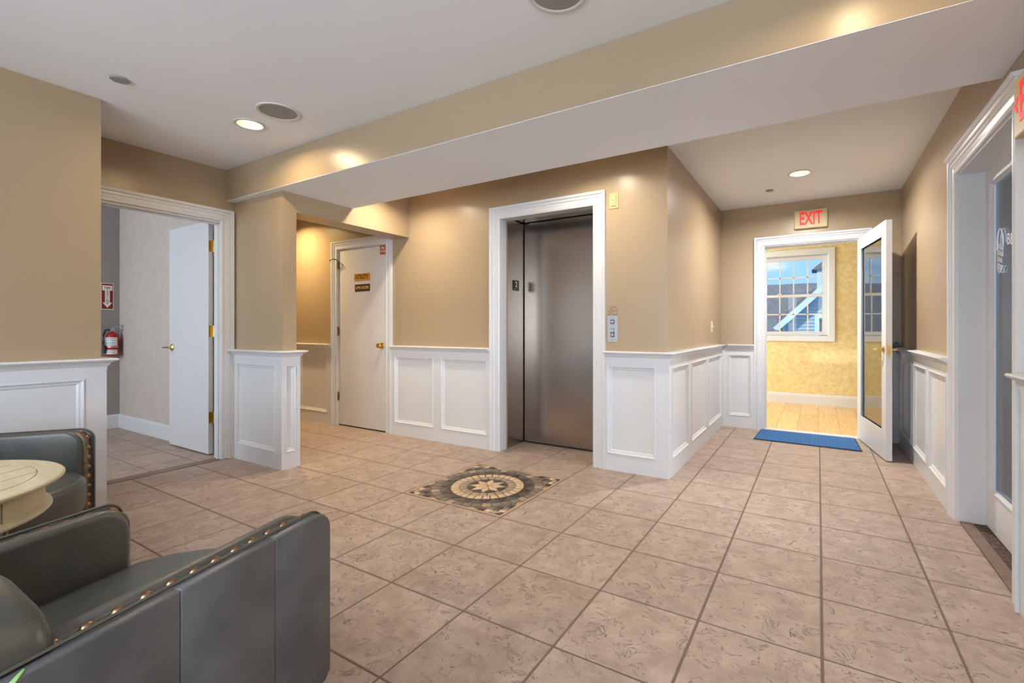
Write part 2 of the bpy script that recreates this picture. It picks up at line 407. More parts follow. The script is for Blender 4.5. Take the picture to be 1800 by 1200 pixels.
# ------------------------------------------------------------------ ceiling with holes for the lamps
LIGHTS = [(-3.325, 1.712), (-.141, 4.725)]          # in view
HIDDEN = [(-3.35, 2.99), (-1.5, 2.99), (-5.50, 3.12), (.13, 1.70), (-1.6, -1.4), (1.8, -1.4)]
def ring_pts(r, n=32): return [(r*math.cos(2*PI*i/n), r*math.sin(2*PI*i/n)) for i in range(n)]
def ceiling_with_holes(name, x0, x1, y0, y1, z, pts, r, m):
    # fill a rectangle with round holes
    bm = bmesh.new(); edges = []
    def loop(ps):
        vs = [bm.verts.new((p[0], p[1], z)) for p in ps]
        for i in range(len(vs)): edges.append(bm.edges.new((vs[i], vs[(i+1) % len(vs)])))
    loop([(x0, y0), (x1, y0), (x1, y1), (x0, y1)])
    for (px, py) in pts: loop([(px+a, py+b) for a, b in ring_pts(r)])
    bmesh.ops.triangle_fill(bm, use_beauty=True, edges=edges)
    bmesh.ops.recalc_face_normals(bm, faces=bm.faces)
    r_ = bmesh.ops.extrude_face_region(bm, geom=bm.faces[:])
    bmesh.ops.translate(bm, verts=[g for g in r_['geom'] if isinstance(g, bmesh.types.BMVert)], vec=(0, 0, .02))
    bmesh.ops.recalc_face_normals(bm, faces=bm.faces)
    me = bpy.data.meshes.new(name); bm.to_mesh(me); bm.free(); me.materials.append(m)
    o = bpy.data.objects.new(name, me); COL.objects.link(o); return struct(o)
ceil = ceiling_with_holes('ceiling', -7.1, .83, -4.0, 5.9, CZ, LIGHTS, .078, M['ceil'])
struct(MB().box(.83, 5.0, -4.0, 2.0, CZ, CZ+.02).build('ceiling', M['ceil']))
# dropped beam across the hall
so_ = MB(); so_.box(-3.7195, .709, 2.10, 2.82, SOF, CZ-.001); soff = struct(so_.build('trim_1', M['wall']))
# its underside is plaster white
MB().box(-3.7195, .709, 2.101, 2.82, SOF-.003, SOF-.0005).build('soffit_board', M['ceil'], soff)
MB().box(-4.469, -3.7198, 2.10, 2.1645, SOF, CZ-.001).build('beam_face', M['wall'], soff)
MB().box(-4.469, -3.7198, 2.101, 2.1645, SOF-.003, SOF-.0005).build('soffit_board', M['ceil'], soff)
# beam from the column to the elevator wall
struct(MB().box(-3.947, -3.7205, 2.279, 3.509, 2.095, CZ-.001).build('trim_2', M['wall']))

# ------------------------------------------------------------------ walls
# left wall block by the armchairs
Pl = plane(-3.74, 0, 0, 1, 1, 0)
wl = struct(MB().box(-4.47, -3.74, -3.6, 1.07, 0, CZ).build('wall_left', M['wall']))
wainscot(wl, Pl, -3.4, 1.07, [(-2.9, -1.65), (-1.45, -.35), (-.15, .99)], 0, 1, e1=1)
Plc = plane(-3.74, 1.07, -1, 0, 0, 1)
wainscot(wl, Plc, 0, .62, [(.1, .52)], -1, 0)
# recess wall with the side room doorway
Pr = plane(-4.47, 0, 0, 1, 1, 0)
wr = wall('wall_recess', Pr, 1.07, 2.165, 0, CZ, .12, M['wall'], [(1.20, 2.075, 0, 2.065)])
casing(Pr, 1.20, 2.055, 2.065, .1, 'casing', wr)
jm = MB(Pr)
jm.box(2.062, 2.075, -.12, -.001, 0, 2.065); jm.box(1.20, 1.215, -.12, .002, 0, 2.065); jm.box(1.215, 2.062, -.12, -.001, 2.05, 2.065)
jm.box(2.052, 2.062, -.07, -.035, 0, 2.05); jm.box(1.215, 1.227, -.07, -.035, 0, 2.05); jm.box(1.227, 2.052, -.07, -.035, 2.038, 2.05)
jm.build('door_jamb', M['trim'], wr, bevel=.0015, bseg=1)
# column and the partition behind it
wc = struct(MB().box(-6.98, -3.72, 2.165, 2.28, 0, CZ).build('wall_column', M['wall']))
MB().box(-6.95, -4.59, 2.150, 2.166, 0, CZ).build('side_room_face', M['room'], wc)
Pc1 = plane(-4.47, 2.165, 1, 0, 0, -1)
wainscot(wc, Pc1, 0.02, .75, [(.095, .68)], 0, 1, e1=1)
Pc2 = plane(-3.72, 2.165, 0, 1, 1, 0)
wainscot(wc, Pc2, 0, .115, [(.012, .098)], -1, 1, e1=1)
Pc3 = plane(-3.72, 2.28, -1, 0, 0, 1)
wainscot(wc, Pc3, -.0, 3.2, [(.1, 1.0), (1.15, 2.1)], -1, 0)
# side room
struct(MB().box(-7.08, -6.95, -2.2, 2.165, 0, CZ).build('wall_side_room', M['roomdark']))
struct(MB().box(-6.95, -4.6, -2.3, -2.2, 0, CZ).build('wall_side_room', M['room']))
bb = [(0, 0), (.016, 0), (.016, .13), (.010, .15), (0, .155)]
mb = MB(plane(-6.95, 2.15, 1, 0, 0, -1)); sweep(mb, bb, 0, 2.36); struct(mb.build('baseboard_back', M['trim']))
mb = MB(plane(-6.95, 0, 0, 1, 1, 0)); sweep(mb, bb, -2.2, 2.15); struct(mb.build('baseboard_left', M['trim']))

# elevator wall
Pe = plane(0, 3.51, 1, 0, 0, -1)
we = wall('wall_back', Pe, -7.0, -.985, 0, CZ, .12, M['wall'], [(-4.895, -4.065, 0, 2.065), (-2.54, -1.59, 0, 2.15)])
casing(Pe, -4.895, -4.065, 2.065, .095, 'casing', we)
casing(Pe, -2.54, -1.59, 2.15, .105, 'casing', we)
jm = MB(Pe); jm.box(-4.895, -4.885, -.12, .001, 0, 2.065); jm.box(-4.075, -4.065, -.12, .001, 0, 2.065); jm.box(-4.885, -4.075, -.12, .001, 2.057, 2.065)
jm.build('door_jamb', M['trim'], we)
wainscot(we, Pe, -6.8, -4.99, [(-6.7, -5.8), (-5.62, -5.075)])
wainscot(we, Pe, -3.97, -2.645, [(-3.915, -3.36), (-3.25, -2.68)])
wainscot(we, Pe, -1.485, -.985, [(-1.465, -1.07)], 0, 1, e1=1)
struct(MB().box(-7.1, -6.98, 2.28, 3.63, 0, CZ).build('wall_alcove', M['wall']))
# corridor left wall, end wall
Pk = plane(-.985, 0, 0, 1, 1, 0)
wk = struct(MB().box(-1.105, -.985, 3.63, 5.77, 0, CZ).build('wall_corridor', M['wall']))
wainscot(wk, Pk, 3.51, 5.75, [(3.565, 4.09), (4.20, 4.83), (4.94, 5.66)], -1, -1)
Pn = plane(0, 5.77, 1, 0, 0, -1)
wn = wall('wall_end', Pn, -1.1, .71, 0, CZ, .12, M['wall'], [(-.53, .375, 0, 2.065)])
casing(Pn, -.53, .375, 2.065, .095, 'casing', wn)
jm = MB(Pn); jm.box(-.53, -.518, -.12, .001, 0, 2.065); jm.box(.365, .375, -.12, .001, 0, 2.065); jm.box(-.518, .365, -.12, .001, 2.055, 2.065)
jm.box(-.518, -.506, -.1, -.06, 0, 2.055); jm.box(-.506, .365, -.1, -.06, 2.043, 2.055)
jm.build('door_jamb', M['trim'], wn)
wainscot(wn, Pn, -.965, -.625, [(-.90, -.66)], 1, 0)
wainscot(wn, Pn, .47, .69, [(.52, .64)], 0, -1)
# right wall
Pw = plane(.71, 0, 0, 1, -1, 0)
wr2 = wall('wall_right', Pw, -.6, 5.77, 0, CZ, .12, M['wall'], [(2.65, 3.60, 0, 2.045)])
casing(Pw, 2.65, 3.60, 2.045, .095, 'casing', wr2)
cp = MB(Pw); sweep(cp, [(0, 2.14), (.036, 2.14), (.046, 2.15), (.046, 2.158), (0, 2.162)], 2.55, 3.70); cp.build('casing_cap', M['trim'], wr2)
jm = MB(Pw); jm.box(3.588, 3.60, -.12, .001, 0, 2.045); jm.box(2.65, 2.662, -.12, .001, 0, 2.045); jm.box(2.662, 3.588, -.12, .001, 2.035, 2.045)
jm.build('door_jamb', M['trim'], wr2)
wainscot(wr2, Pw, 3.70, 5.75, [(3.765, 4.30), (4.40, 4.95), (5.04, 5.66)], 0, -1)
wainscot(wr2, Pw, -.6, 2.545, [(-.5, .25), (.4, 1.15), (1.3, 1.85), (2.0, 2.44)])
# hall behind the camera: it widens to the right and has three tall windows
struct(MB().box(.83, 4.6, -.72, -.6, 0, CZ).build('wall_right', M['wall']))
struct(MB().box(4.6, 4.72, -3.6, -.6, 0, CZ).build('wall_right', M['wall']))
Pb = plane(0, -3.5, -1, 0, 0, 1)
wb = wall('wall_front', plane(0, -3.5, 1, 0, 0, 1), -4.47, 4.7, 0, CZ, .1, M['wall'], [(-2.55, -.65, .5, 2.4), (-.05, 1.85, .5, 2.4), (2.25, 4.15, .5, 2.4)])
floor2 = struct(MB().box(.95, 4.7, -4.2, -.6, -.12, 0).build('floor', M['tile']))
for k, (a, b) in enumerate([(-2.55, -.65), (-.05, 1.85), (2.25, 4.15)]):
    q = MB(plane(0, -3.5, 1, 0, 0, 1)); rect_mould(q, a-.0, b, .5, 2.4, [(-.09, .0), (-.09, .025), (.0, .025), (.05, .0), (.05, -.09), (0, -.09)])
    q.box((a+b)/2-.02, (a+b)/2+.02, -.06, -.03, .5, 2.4); q.box(a, b, -.06, -.03, 1.43, 1.47)
    struct(q.build('window_%d' % (k+2), M['trim']))

# ------------------------------------------------------------------ yellow room
Py = plane(0, 8.03, 1, 0, 0, -1)
wy = wall('wall_far', Py, -3.0, 3.0, 0, 2.6, .15, M['yellow'], [(-1.16, .13, 1.03, 2.25)])
yf = struct(MB().box(-3.0, 3.0, 5.89, 8.03, -.06, -.001).build('floor', M['grout']))
pm = {}
for i in range(-14, 14):
    x = i*.21
    y = 5.895
    segs = [.9+.5*random.random()]; 
    while y < 8.02:
        L = min(8.02-y, .7+random.random()*.8)
        link('plank', MB().box(.001, .209, 0, L-.003, -.015, .004).build('plank', M['wood'], bevel=.001, bseg=1, mesh_only=True), yf, (x, y, 0))
        y += L
mb = MB(Py); sweep(mb, [(0, 0), (.018, 0), (.018, .125), (.012, .15), (0, .16)], -3, 3); struct(mb.build('baseboard_far', M['trim']))
struct(MB().box(-3.12, -3.0, 5.89, 8.03, 0, 2.6).build('wall_far_left', M['yellow']))
struct(MB().box(3.0, 3.12, 5.89, 8.03, 0, 2.6).build('wall_far_right', M['yellow']))
struct(MB().box(-3.1, -1.1, 5.78, 5.89, 0, 2.6).build('wall_far_near', M['yellow']))
struct(MB().box(.83, 3.1, 5.78, 5.89, 0, 2.6).build('wall_far_near', M['yellow']))
struct(MB().box(-3.1, 3.1, 5.9, 8.15, 2.6, 2.65).build('ceiling', M['ceil']))
def window(n, s0, s1, z0, z1, cols):
    root = struct(empty('window_%d' % n, ((s0+s1)/2, 8.03, z0)))
    off = root.location.copy()
    q = MB(Py); rect_mould(q, s0, s1, z0, z1, [(-.085, 0), (-.085, .02), (-.078, .024), (-.004, .022), (.004, .016), (.004, -.13), (-.001, -.13), (-.001, 0)]); q.build('casing', M['trim'], root, off)
    zm = (z0+z1)/2
    for (a, b, ty, nm) in ((zm-.02, z1-.01, -.085, 'upper_sash'), (z0+.01, zm+.02, -.055, 'lower_sash')):
        q = MB(Py); x0, x1 = s0+.005, s1-.005
        q.box(x0, x0+.075, ty-.03, ty, a, b); q.box(x1-.075, x1, ty-.03, ty, a, b); q.box(x0+.075, x1-.075, ty-.03, ty, a, a+(.055 if nm[0] == 'l' else .04)); q.box(x0+.075, x1-.075, ty-.03, ty, b-(.04 if nm[0] == 'l' else .06), b)
        sash = q.build(nm, M['trim'], root, off, bevel=.002, bseg=1)
        gx0, gx1, gz0, gz1 = x0+.075, x1-.075, a+(.055 if nm[0] == 'l' else .04), b-(.04 if nm[0] == 'l' else .06)
        for c in range(1, cols):
            xx = gx0+(gx1-gx0)*c/cols; MB(Py).box(xx-.0085, xx+.0085, ty-.024, ty-.004, gz0, gz1).build('muntin', M['trim'], sash, off)
        zz = (gz0+gz1)/2; MB(Py).box(gx0, gx1, ty-.024, ty-.004, zz-.0085, zz+.0085).build('muntin', M['trim'], sash, off)
        for c in range(cols):
            for r_ in range(2):
                xa = gx0+(gx1-gx0)*c/cols; xb = gx0+(gx1-gx0)*(c+1)/cols; za = (gz0, zz)[r_]; zb = (zz, gz1)[r_]
                MB(Py).box(xa, xb, ty-.016, ty-.012, za, zb).build('pane', M['glass'], sash, off)
    lk = MB(Py); lk.box((s0+s1)/2-.03, (s0+s1)/2+.03, -.058, -.03, zm+.018, zm+.034); lk.build('sash_lock', M['trim'], root, off, bevel=.003)
    return root
window(1, -1.16, .13, 1.03, 2.25, 6)
# neighbour house outside
hs = empty('house', (0, 18, -4))
def hp(m_, name, mb, **k): return mb.build(name, m_, hs, (0, 18, -4), **k)
hp(M['siding'], 'gable_wall', MB().prism([(-1.05, -4), (1.15, -4), (1.15, 3.45), (-1.05, 1.25)], 18.0, 18.1, 1))
sd = MB(); z = -.5
while z < 3.3:
    xl = -1.02 if z < 1.12 else -1.02+(z-1.12)*1.0
    xr = 1.15
    if xl < xr-.1: sd.add([(xl, 17.995, z+.115), (xr, 17.995, z+.115), (xr, 17.965, z), (xl, 17.965, z), (xl, 18.0, z), (xr, 18.0, z)], [(0, 1, 2, 3), (3, 2, 5, 4)])
    z += .115
sdo = hp(M['siding'], 'clapboard', sd); sdo['kind'] = 'stuff'
hp(M['roof'], 'roof', MB().add([(-9, 18.8, -.2), (1.1, 18.8, -.2), (.1, 22.0, 3.02), (-9, 22.0, 3.02), (-9, 22.2, -.2), (1.1, 22.2, -.2)], [(0, 1, 2, 3), (3, 2, 5, 4), (0, 3, 4), (1, 5, 2), (0, 4, 5, 1)]))
hp(M['roof'], 'roof', MB().add([(-2.6, 18.3, .2), (-.1, 18.3, 2.55), (-.1, 20.6, 2.6), (-2.6, 20.6, .2), (-.1, 20.6, .2), (-.1, 18.3, .2)], [(0, 1, 2, 3), (0, 5, 1), (3, 2, 4), (1, 5, 4, 2), (0, 3, 4, 5)]))
hp(M['sidetrim'], 'rake_board', MB().prism([(-1.33, 1.17), (1.15, 3.62), (1.15, 3.36), (-1.14, 1.10), (-1.22, 1.08)], 17.6, 17.96, 1))
hp(M['sidetrim'], 'corner_board', MB().box(-1.06, -1.0, 17.95, 18.0, -.5, 1.2))
hp(M['sidetrim'], 'window_frame', MB().box(-.10, .85, 17.93, 17.99, -.4, 1.62))
hp(M['black'], 'window_pane', MB().box(.03, .72, 17.92, 17.935, -.25, 1.5))
hp(M['sidetrim'], 'dormer', MB().box(-.04, .9, 19.0, 20.0, 1.9, 3.26))
hp(M['roof'], 'dormer_roof', MB().prism([(-.2, 3.22), (.42, 3.75), (1.05, 3.22)], 18.9, 20.1, 1))
hp(M['roof'], 'eave_roof', MB().add([(-6, 17.2, .9), (-1.05, 17.2, .9), (-1.05, 18.4, 1.5), (-6, 18.4, 1.5), (-6, 18.4, .8), (-1.05, 18.4, .8)], [(0, 1, 2, 3), (0, 4, 5, 1), (0, 3, 4), (1, 5, 2), (3, 2, 5, 4)]))
tag(hs, 'pale blue clapboard house with a grey shingle roof outside the window', 'house')

# office behind the right hand door
struct(MB().box(.83, 4.4, -.3, -.2, 0, CZ).build('wall_office', M['office']))
struct(MB().box(.83, 5.0, 5.6, 5.7, 0, CZ).build('wall_office', M['office']))
struct(MB().box(4.4, 4.5, -.3, 5.6, 0, CZ).build('wall_office', M['office']))
struct(MB().box(.83, 4.5, -.2, 5.6, CZ, CZ+.02).build('ceiling', M['ceil']))
of = struct(MB().box(.7751, 4.4, -.2, 5.6, -.06, .004).build('floor', M['carpet']))
bl = empty('window_blind', (2.0, 5.5, .3))
hd = MB(); hd.box(1.15, 3.4, 5.5, 5.56, 2.2, 2.26); hd.build('head_rail', M['white'], bl, (2.0, 5.5, .3))
for k in range(34):
    MB().box(1.17, 3.38, 5.515, 5.535, .3+k*.056, .3+k*.056+.044).build('slat', M['white'], bl, (2.0, 5.5, .3))
tag(bl, 'white slatted blind inside the office behind the glass door', 'blind')

# ------------------------------------------------------------------ doors
# utility door
d1 = struct(empty('door_1', (-4.48, 3.52, 0)), 'white flat utility door with brass knob'); o1 = d1.location.copy()
MB().box(-4.884, -4.076, 3.515, 3.55, .012, 2.055).build('door_leaf', M['doorwhite'], d1, o1, bevel=.002, bseg=1)
k = MB(); k.lathe([(.0, 0), (.032, .0), (.034, -.006), (.026, -.012), (.012, -.016), (.011, -.034), (.024, -.04), (.030, -.052), (.026, -.064), (.012, -.070), (0, -.0705)], (-4.135, 3.515, .95), 24, 1)
k.build('door_knob', M['brass'], d1, o1, smooth=40)
def hinge(root, off, x, y, z, m=None, plate=None):
    b = MB(); b.lathe([(.006, -.045), (.006, .045)], (x, y, z), 10); b.lathe([(.0075, .045), (.004, .054), (0, .056)], (x, y, z), 10); b.lathe([(0, -.056), (.004, -.054), (.0075, -.045)], (x, y, z), 10)
    if plate: b.box(*plate, z-.044, z+.044)
    return b.build('hinge', m or M['brass'], root, off, smooth=40)
M['oldbrass'] = mat('dull_brass', (132, 104, 60), .45, .8)
for z in (1.885, 1.106, .34): hinge(d1, o1, -4.888, 3.505, z, M['oldbrass'], (-4.90, -4.876, 3.508, 3.514))
t = MB(); t.tube([(-4.888, 3.49, 1.945), (-4.91, 3.46, 1.955), (-4.945, 3.45, 1.95), (-4.975, 3.455, 1.93)], .006, 8); t.tube([(-4.888, 3.49, 1.945), (-4.86, 3.47, 1.93), (-4.845, 3.475, 1.9)], .005, 8)
t.build('hinge_stop', M['oldbrass'], d1, o1, smooth=50)
MB(Pe).box(-4.884, -4.076, -.03, -.004, -.002, .012).build('door_gap', M['dark'], d1, o1)  # near-black strip, the shade under the leaf put into its colour

# elevator
d2 = struct(empty('door_2', (-2.06, 3.92, 0)), 'brushed stainless elevator door in white casing'); o2 = d2.location.copy()
jm = MB(); jm.box(-2.56, -2.536, 3.495, 3.605, 0, 2.146); jm.box(-1.594, -1.57, 3.495, 3.605, 0, 2.146); jm.box(-2.56, -1.57, 3.495, 3.605, 2.146, 2.17)
jm.build('jamb_trim', M['trim'], d2, o2)
jb = MB(); jb.box(-2.575, -2.548, 3.605, 3.915, .0, 2.182); jb.build('jamb_plate', M['steel'], d2, o2)
jb = MB(); jb.box(-1.59, -1.575, 3.605, 3.915, .0, 2.182); jb.build('jamb_plate', M['steel'], d2, o2)
MB().box(-2.575, -1.575, 3.605, 3.915, 2.19, 2.30).build('header', M['steel'], d2, o2)
MB().box(-2.57, -1.57, 3.90, 3.93, 2.19, 2.35).build('header_face', M['steel'], d2, o2)
MB().box(-2.538, -1.55, 3.925, 3.96, .014, 2.184).build('door_panel', M['steel'], d2, o2)
MB().box(-2.60, -1.55, 3.962, 3.98, 0, 2.40).build('shaft_gap', M['dark'], d2, o2)  # near-black sheet painted as the shade behind the door gaps
struct(MB().box(-2.9, -1.3, 3.98, 4.05, 0, CZ).build('wall_shaft', M['dark']))

# side room door leaf, open against the partition
d3 = struct(empty('door_3', (-4.66, 2.09, 0)), 'white flat door standing open into the side room'); o3 = d3.location.copy()
MB().box(-5.468, -4.700, 2.066, 2.105, .012, 2.098).build('door_leaf', M['doorwhite'], d3, o3, bevel=.002, bseg=1)
for z in (1.875, 1.112, .339):
    b = MB(); b.box(-4.700, -4.697, 2.068, 2.104, z-.05, z+.05); b.box(-4.676, -4.605, 2.106, 2.109, z-.05, z+.05); b.lathe([(.008, -.052), (.008, .052)], (-4.688, 2.108, z), 12)
    for dz in (-.035, 0, .035): b.lathe([(.004, 0), (.004, .0015), (0, .0015)], (-4.6965, 2.08, z+dz), 8, 0)
    b.build('hinge', M['brass'], d3, o3, smooth=40)
kb = MB(); kb.lathe([(0, 0), (.031, 0), (.033, -.006), (.022, -.014), (.01, -.018), (.01, -.04), (0, -.042)], (-5.40, 2.066, .954), 20, 1)
kb.tube([(-5.40, 2.032, .954), (-5.44, 2.028, .954), (-5.51, 2.03, .950)], [.009, .008, .007], 8)
kb.build('door_handle', M['brass'], d3, o3, smooth=45)

# glass exit door, open towards the hall
d4 = struct(empty('door_4', (.350, 5.795, 0), 0), 'white framed glass door standing open into the corridor')
hx, hy = .350, 5.795; fx, fy = .496, 4.880
dirv = Vector((fx-hx, fy-hy)).normalized(); nrm = Vector((-dirv.y, dirv.x))  # +n to the right
Wd = (Vector((fx, fy))-Vector((hx, hy))).length
P4 = lambda s, t, z: (hx+dirv.x*s+nrm.x*t, hy+dirv.y*s+nrm.y*t, z)
o4 = d4.location.copy(); ST = .105
q = MB(P4); q.box(0, ST, 0, .045, .012, 2.06); q.box(Wd-ST, Wd, 0, .045, .012, 2.06); q.box(ST, Wd-ST, 0, .045, .012, .245); q.box(ST, Wd-ST, 0, .045, 1.95, 2.06)
q.build('door_frame', M['doorwhite'], d4, o4)
for tt in (0.0, .036):
    q = MB(P4)
    q.box(ST, ST+.012, tt, tt+.009, .245, 1.95); q.box(Wd-ST-.012, Wd-ST, tt, tt+.009, .245, 1.95); q.box(ST, Wd-ST, tt, tt+.009, .245, .257); q.box(ST, Wd-ST, tt, tt+.009, 1.938, 1.95)
    q.build('glazing_bead', M['doorwhite'], d4, o4)
MB(P4).box(ST, Wd-ST, .020, .025, .245, 1.95).build('glass_pane', M['doorglass'], d4, o4)
for sgn in (-1, 1):
    t0 = 0 if sgn < 0 else .045
    hb = MB(P4); s_ = Wd-.055
    hb.lathe([(0, 0), (.027, 0), (.029, sgn*.006), (.018, sgn*.012), (.010, sgn*.016), (.010, sgn*.045), (0, sgn*.05)], (s_, t0, .955), 18, 1)
    hb.tube([(s_, t0+sgn*.042, .955), (s_-.04, t0+sgn*.05, .958), (s_-.08, t0+sgn*.048, .953), (s_-.115, t0+sgn*.046, .957)], [.010, .011, .009, .006], 8)
    hb.build('door_handle', M['brass'], d4, o4, smooth=45)
MB(P4).box(Wd, Wd+.0015, .01, .035, .90, 1.01).build('latch_plate', M['brass'], d4, o4)
for z in (1.85, 1.05, .25): hinge(d4, o4, hx+.03, hy+.012, z)

# office door with etched glass
d5 = struct(empty('door_5', (.85, 3.12, 0)), 'white framed glass office door with etched lettering'); o5 = d5.location.copy()
P5 = plane(.83, 0, 0, 1, -1, 0)
def r5(z0=.012): pass
q = MB(P5); q.box(2.66, 2.755, -.045, 0, .012, 2.035); q.box(3.495, 3.59, -.045, 0, .012, 2.035); q.box(2.755, 3.495, -.045, 0, .012, .235); q.box(2.755, 3.495, -.045, 0, 1.94, 2.035)
q.build('door_frame', M['doorwhite'], d5, o5)
q = MB(P5); rect_mould(q, 2.755, 3.495, .235, 1.94, [(-.012, 0), (-.012, .005), (-.002, .007), (.004, -.004), (.010, -.012)]); q.build('glazing_bead', M['doorwhite'], d5, o5)
MB(P5).box(2.755, 3.495, -.026, -.020, .235, 1.94).build('glass_pane', M['frost'], d5, o5)
text_on(P5, 3.235, -.0195, 1.595, 'BAY', .085, M['etch'], 'lettering', d5, o5, flip=-1, spacing=1.1)
text_on(P5, 3.19, -.0195, 1.515, 'FI', .05, M['etch'], 'lettering', d5, o5, flip=-1)
# the hooded shell emblem beside the letters
em = MB(P5)
arc = [(3.42+.045*math.cos(a), -.018, 1.60+.075*math.sin(a)) for a in [PI*i/12 for i in range(13)]]
em.tube([(3.465, -.018, 1.56)]+arc+[(3.375, -.018, 1.52)], .003, 6)
for k_ in range(4):
    z0 = 1.60-k_*.035; em.add([(3.455+.004*k_, -.019, z0), (3.395-.0*k_, -.019, z0-.02), (3.385, -.019, z0-.046), (3.46+.004*k_, -.019, z0-.026)], [(0, 1, 2, 3)])
em.tube([(3.43+.022*math.cos(a), -.018, 1.455+.018*math.sin(a)) for a in [2*PI*i/12 for i in range(12)]], .003, 6, True)
em.build('shell_emblem', M['etch'], d5, o5)
kb = MB(P5); kb.lathe([(0, 0), (.03, 0), (.03, .006), (.012, .012), (.012, .04), (.026, .05), (.022, .062), (0, .064)], (2.72, 0, .95), 18, 1); kb.build('door_knob', M['steelplate'], d5, o5, smooth=40)

# ------------------------------------------------------------------ floor medallion
med = empty('floor_medallion', (-2.058, 2.6906, 0)); tag(med, 'square stone mosaic medallion with a star and rings set in the floor', 'mosaic')
MC = {'cream': mat('cream_stone', (206, 180, 146), .5, col2=(188, 160, 126), nscale=20, vary=.07), 'tan': mat('taupe_stone', (164, 144, 122), .5, col2=(146, 128, 108), nscale=20, vary=.08),
      'grey': mat('grey_stone', (124, 112, 100), .5, col2=(108, 98, 88), nscale=20, vary=.1), 'slate': mat('slate_stone', (92, 84, 74), .5, col2=(78, 70, 62), nscale=20, vary=.08),
      'dark': mat('dark_stone', (68, 52, 42), .5, col2=(56, 44, 36), nscale=20, vary=.08), 'bed': mat('dark_mosaic_grout', (84, 68, 56), .9), 'border': mat('border_stone', (178, 150, 124), .5, col2=(166, 138, 112), nscale=10, vary=.05)}
MB().box(-.410, .410, -.410, .410, -.02, -.003).build('mortar_bed', MC['bed'], med)
def piece(poly, key):
    cx = sum(p[0] for p in poly)/len(poly); cy = sum(p[1] for p in poly)/len(poly)
    ar = sum(poly[i][0]*poly[(i+1) % len(poly)][1]-poly[(i+1) % len(poly)][0]*poly[i][1] for i in range(len(poly)))
    if ar < 0: poly = poly[::-1]
    h = .0005*random.random()
    o = MB().prism([(p[0]-cx, p[1]-cy) for p in poly], -.006, h).build('tessera', MC[key], med); o.location = (cx, cy, 0)
def pol(r, a): return (r*math.cos(a), r*math.sin(a))
def ringp(r0, r1, n, key, gap=.010, ph=0, jit=.0):
    for i in range(n):
        a0 = 2*PI*i/n+ph; a1 = 2*PI*(i+1)/n+ph
        j0 = random.uniform(-jit, jit); g0 = gap/r0/2; g1 = gap/r1/2
        mid = (a0+a1)/2
        piece([pol(r0, a0+g0), pol(r1, a0+g1), pol(r1, mid), pol(r1, a1-g1), pol(r0, a1-g0), pol(r0, mid)][:6], key if isinstance(key, str) else key[i % len(key)])
def rot45(a): return a+R(0)
for i in range(8):   # star points and dark fillers
    a = 2*PI*i/8+R(22.5)
    piece([pol(.008, a), pol(.078, a-R(20)), pol(.132, a), pol(.078, a+R(20))], 'cream')
    b = a+R(22.5); piece([pol(.088, b-0), pol(.136, b-R(17)), pol(.144, b), pol(.136, b+R(17))], 'dark')
ringp(.150, .200, 20, 'tan'); ringp(.2045, .260, 28, 'cream', ph=.05)
for i in range(16):   # dark band: lozenges between triangles
    a0 = 2*PI*i/16; a1 = 2*PI*(i+1)/16; mid = (a0+a1)/2
    piece([pol(.266, a0+.012), pol(.266, a1-.012), pol(.326, mid)], 'dark')
    piece([pol(.334, mid+.012), pol(.334, a1), pol(.334, a1+(a1-a0)/2-.012), pol(.272, a1)], 'slate')
ringp(.340, .396, 36, ['grey', 'grey', 'tan', 'grey'], ph=.02)
for k_ in range(4):
    c, s = math.cos(k_*PI/2), math.sin(k_*PI/2); tr = lambda x, y: (c*x-s*y, s*x+c*y)
    r0 = .400; S = .386
    cells = [([(.386, .386), (.386, .345), (.345, .386)], 'dark'), ([(.383, .342), (.383, .300), (.345, .318), (.345, .380)][:4], 'tan'), ([(.342, .383), (.300, .383), (.318, .345), (.342, .345)], 'cream'),
             ([(.341, .341), (.341, .303), (.303, .303), (.303, .341)], 'slate'), ([(.384, .296), (.384, .262), (.346, .262), (.346, .312)], 'cream'), ([(.296, .384), (.262, .384), (.262, .346), (.312, .346)], 'grey'),
             ([(.384, .258), (.384, .215), (.352, .215), (.352, .258)], 'dark'), ([(.258, .384), (.215, .384), (.215, .352), (.258, .352)], 'dark'),
             ([(.385, .211), (.385, .13), (.370, .165)], 'cream'), ([(.211, .385), (.13, .385), (.165, .370)], 'cream'), ([(.343, .298), (.343, .25), (.322, .25), (.305, .27), (.305, .298)], 'grey'),
             ([(.298, .301), (.298, .338), (.27, .338), (.27, .305)], 'dark')]
    for poly, key in cells: piece([tr(*p) for p in poly], key)
    piece([tr(*p) for p in ((-.390, .390), (.408, .390), (.408, .409), (-.390, .409))], 'border')

# ------------------------------------------------------------------ ceiling fittings
def downlight(x, y, label, holes=True, power=9, color=WARM):
    root = empty('recessed_downlight', (x, y, CZ)); off = (x, y, CZ)
    MB().lathe([(.079, 0), (.096, -.001), (.096, -.005), (.080, -.007), (.074, -.004), (.074, .0)], (x, y, CZ), 40, loop=True).build('trim_ring', M['ring'], root, off, smooth=40)
    if holes:
        MB().lathe([(.0755, -.003), (.072, .015), (.060, .085), (.056, .088), (.0, .088)], (x, y, CZ), 32, loop=False, open_=True).build('reflector', M['reflector'], root, off, smooth=40)
        MB().lathe([(0, .045), (.03, .047), (.046, .058), (.05, .075), (.05, .086), (0, .087)], (x, y, CZ), 28).build('lamp', M['lamp'], root, off, smooth=50)
        downlight_power((x, y, CZ+.002), power, color, 165, .10)
    else:
        MB().lathe([(0, -.003), (.075, -.003), (.075, -.001), (0, -.001)], (x, y, CZ), 28).build('lamp', M['lamp'], root, off)
        downlight_power((x, y, CZ-.012), power, color, 150)
    tag(root, label, 'ceiling light'); return root
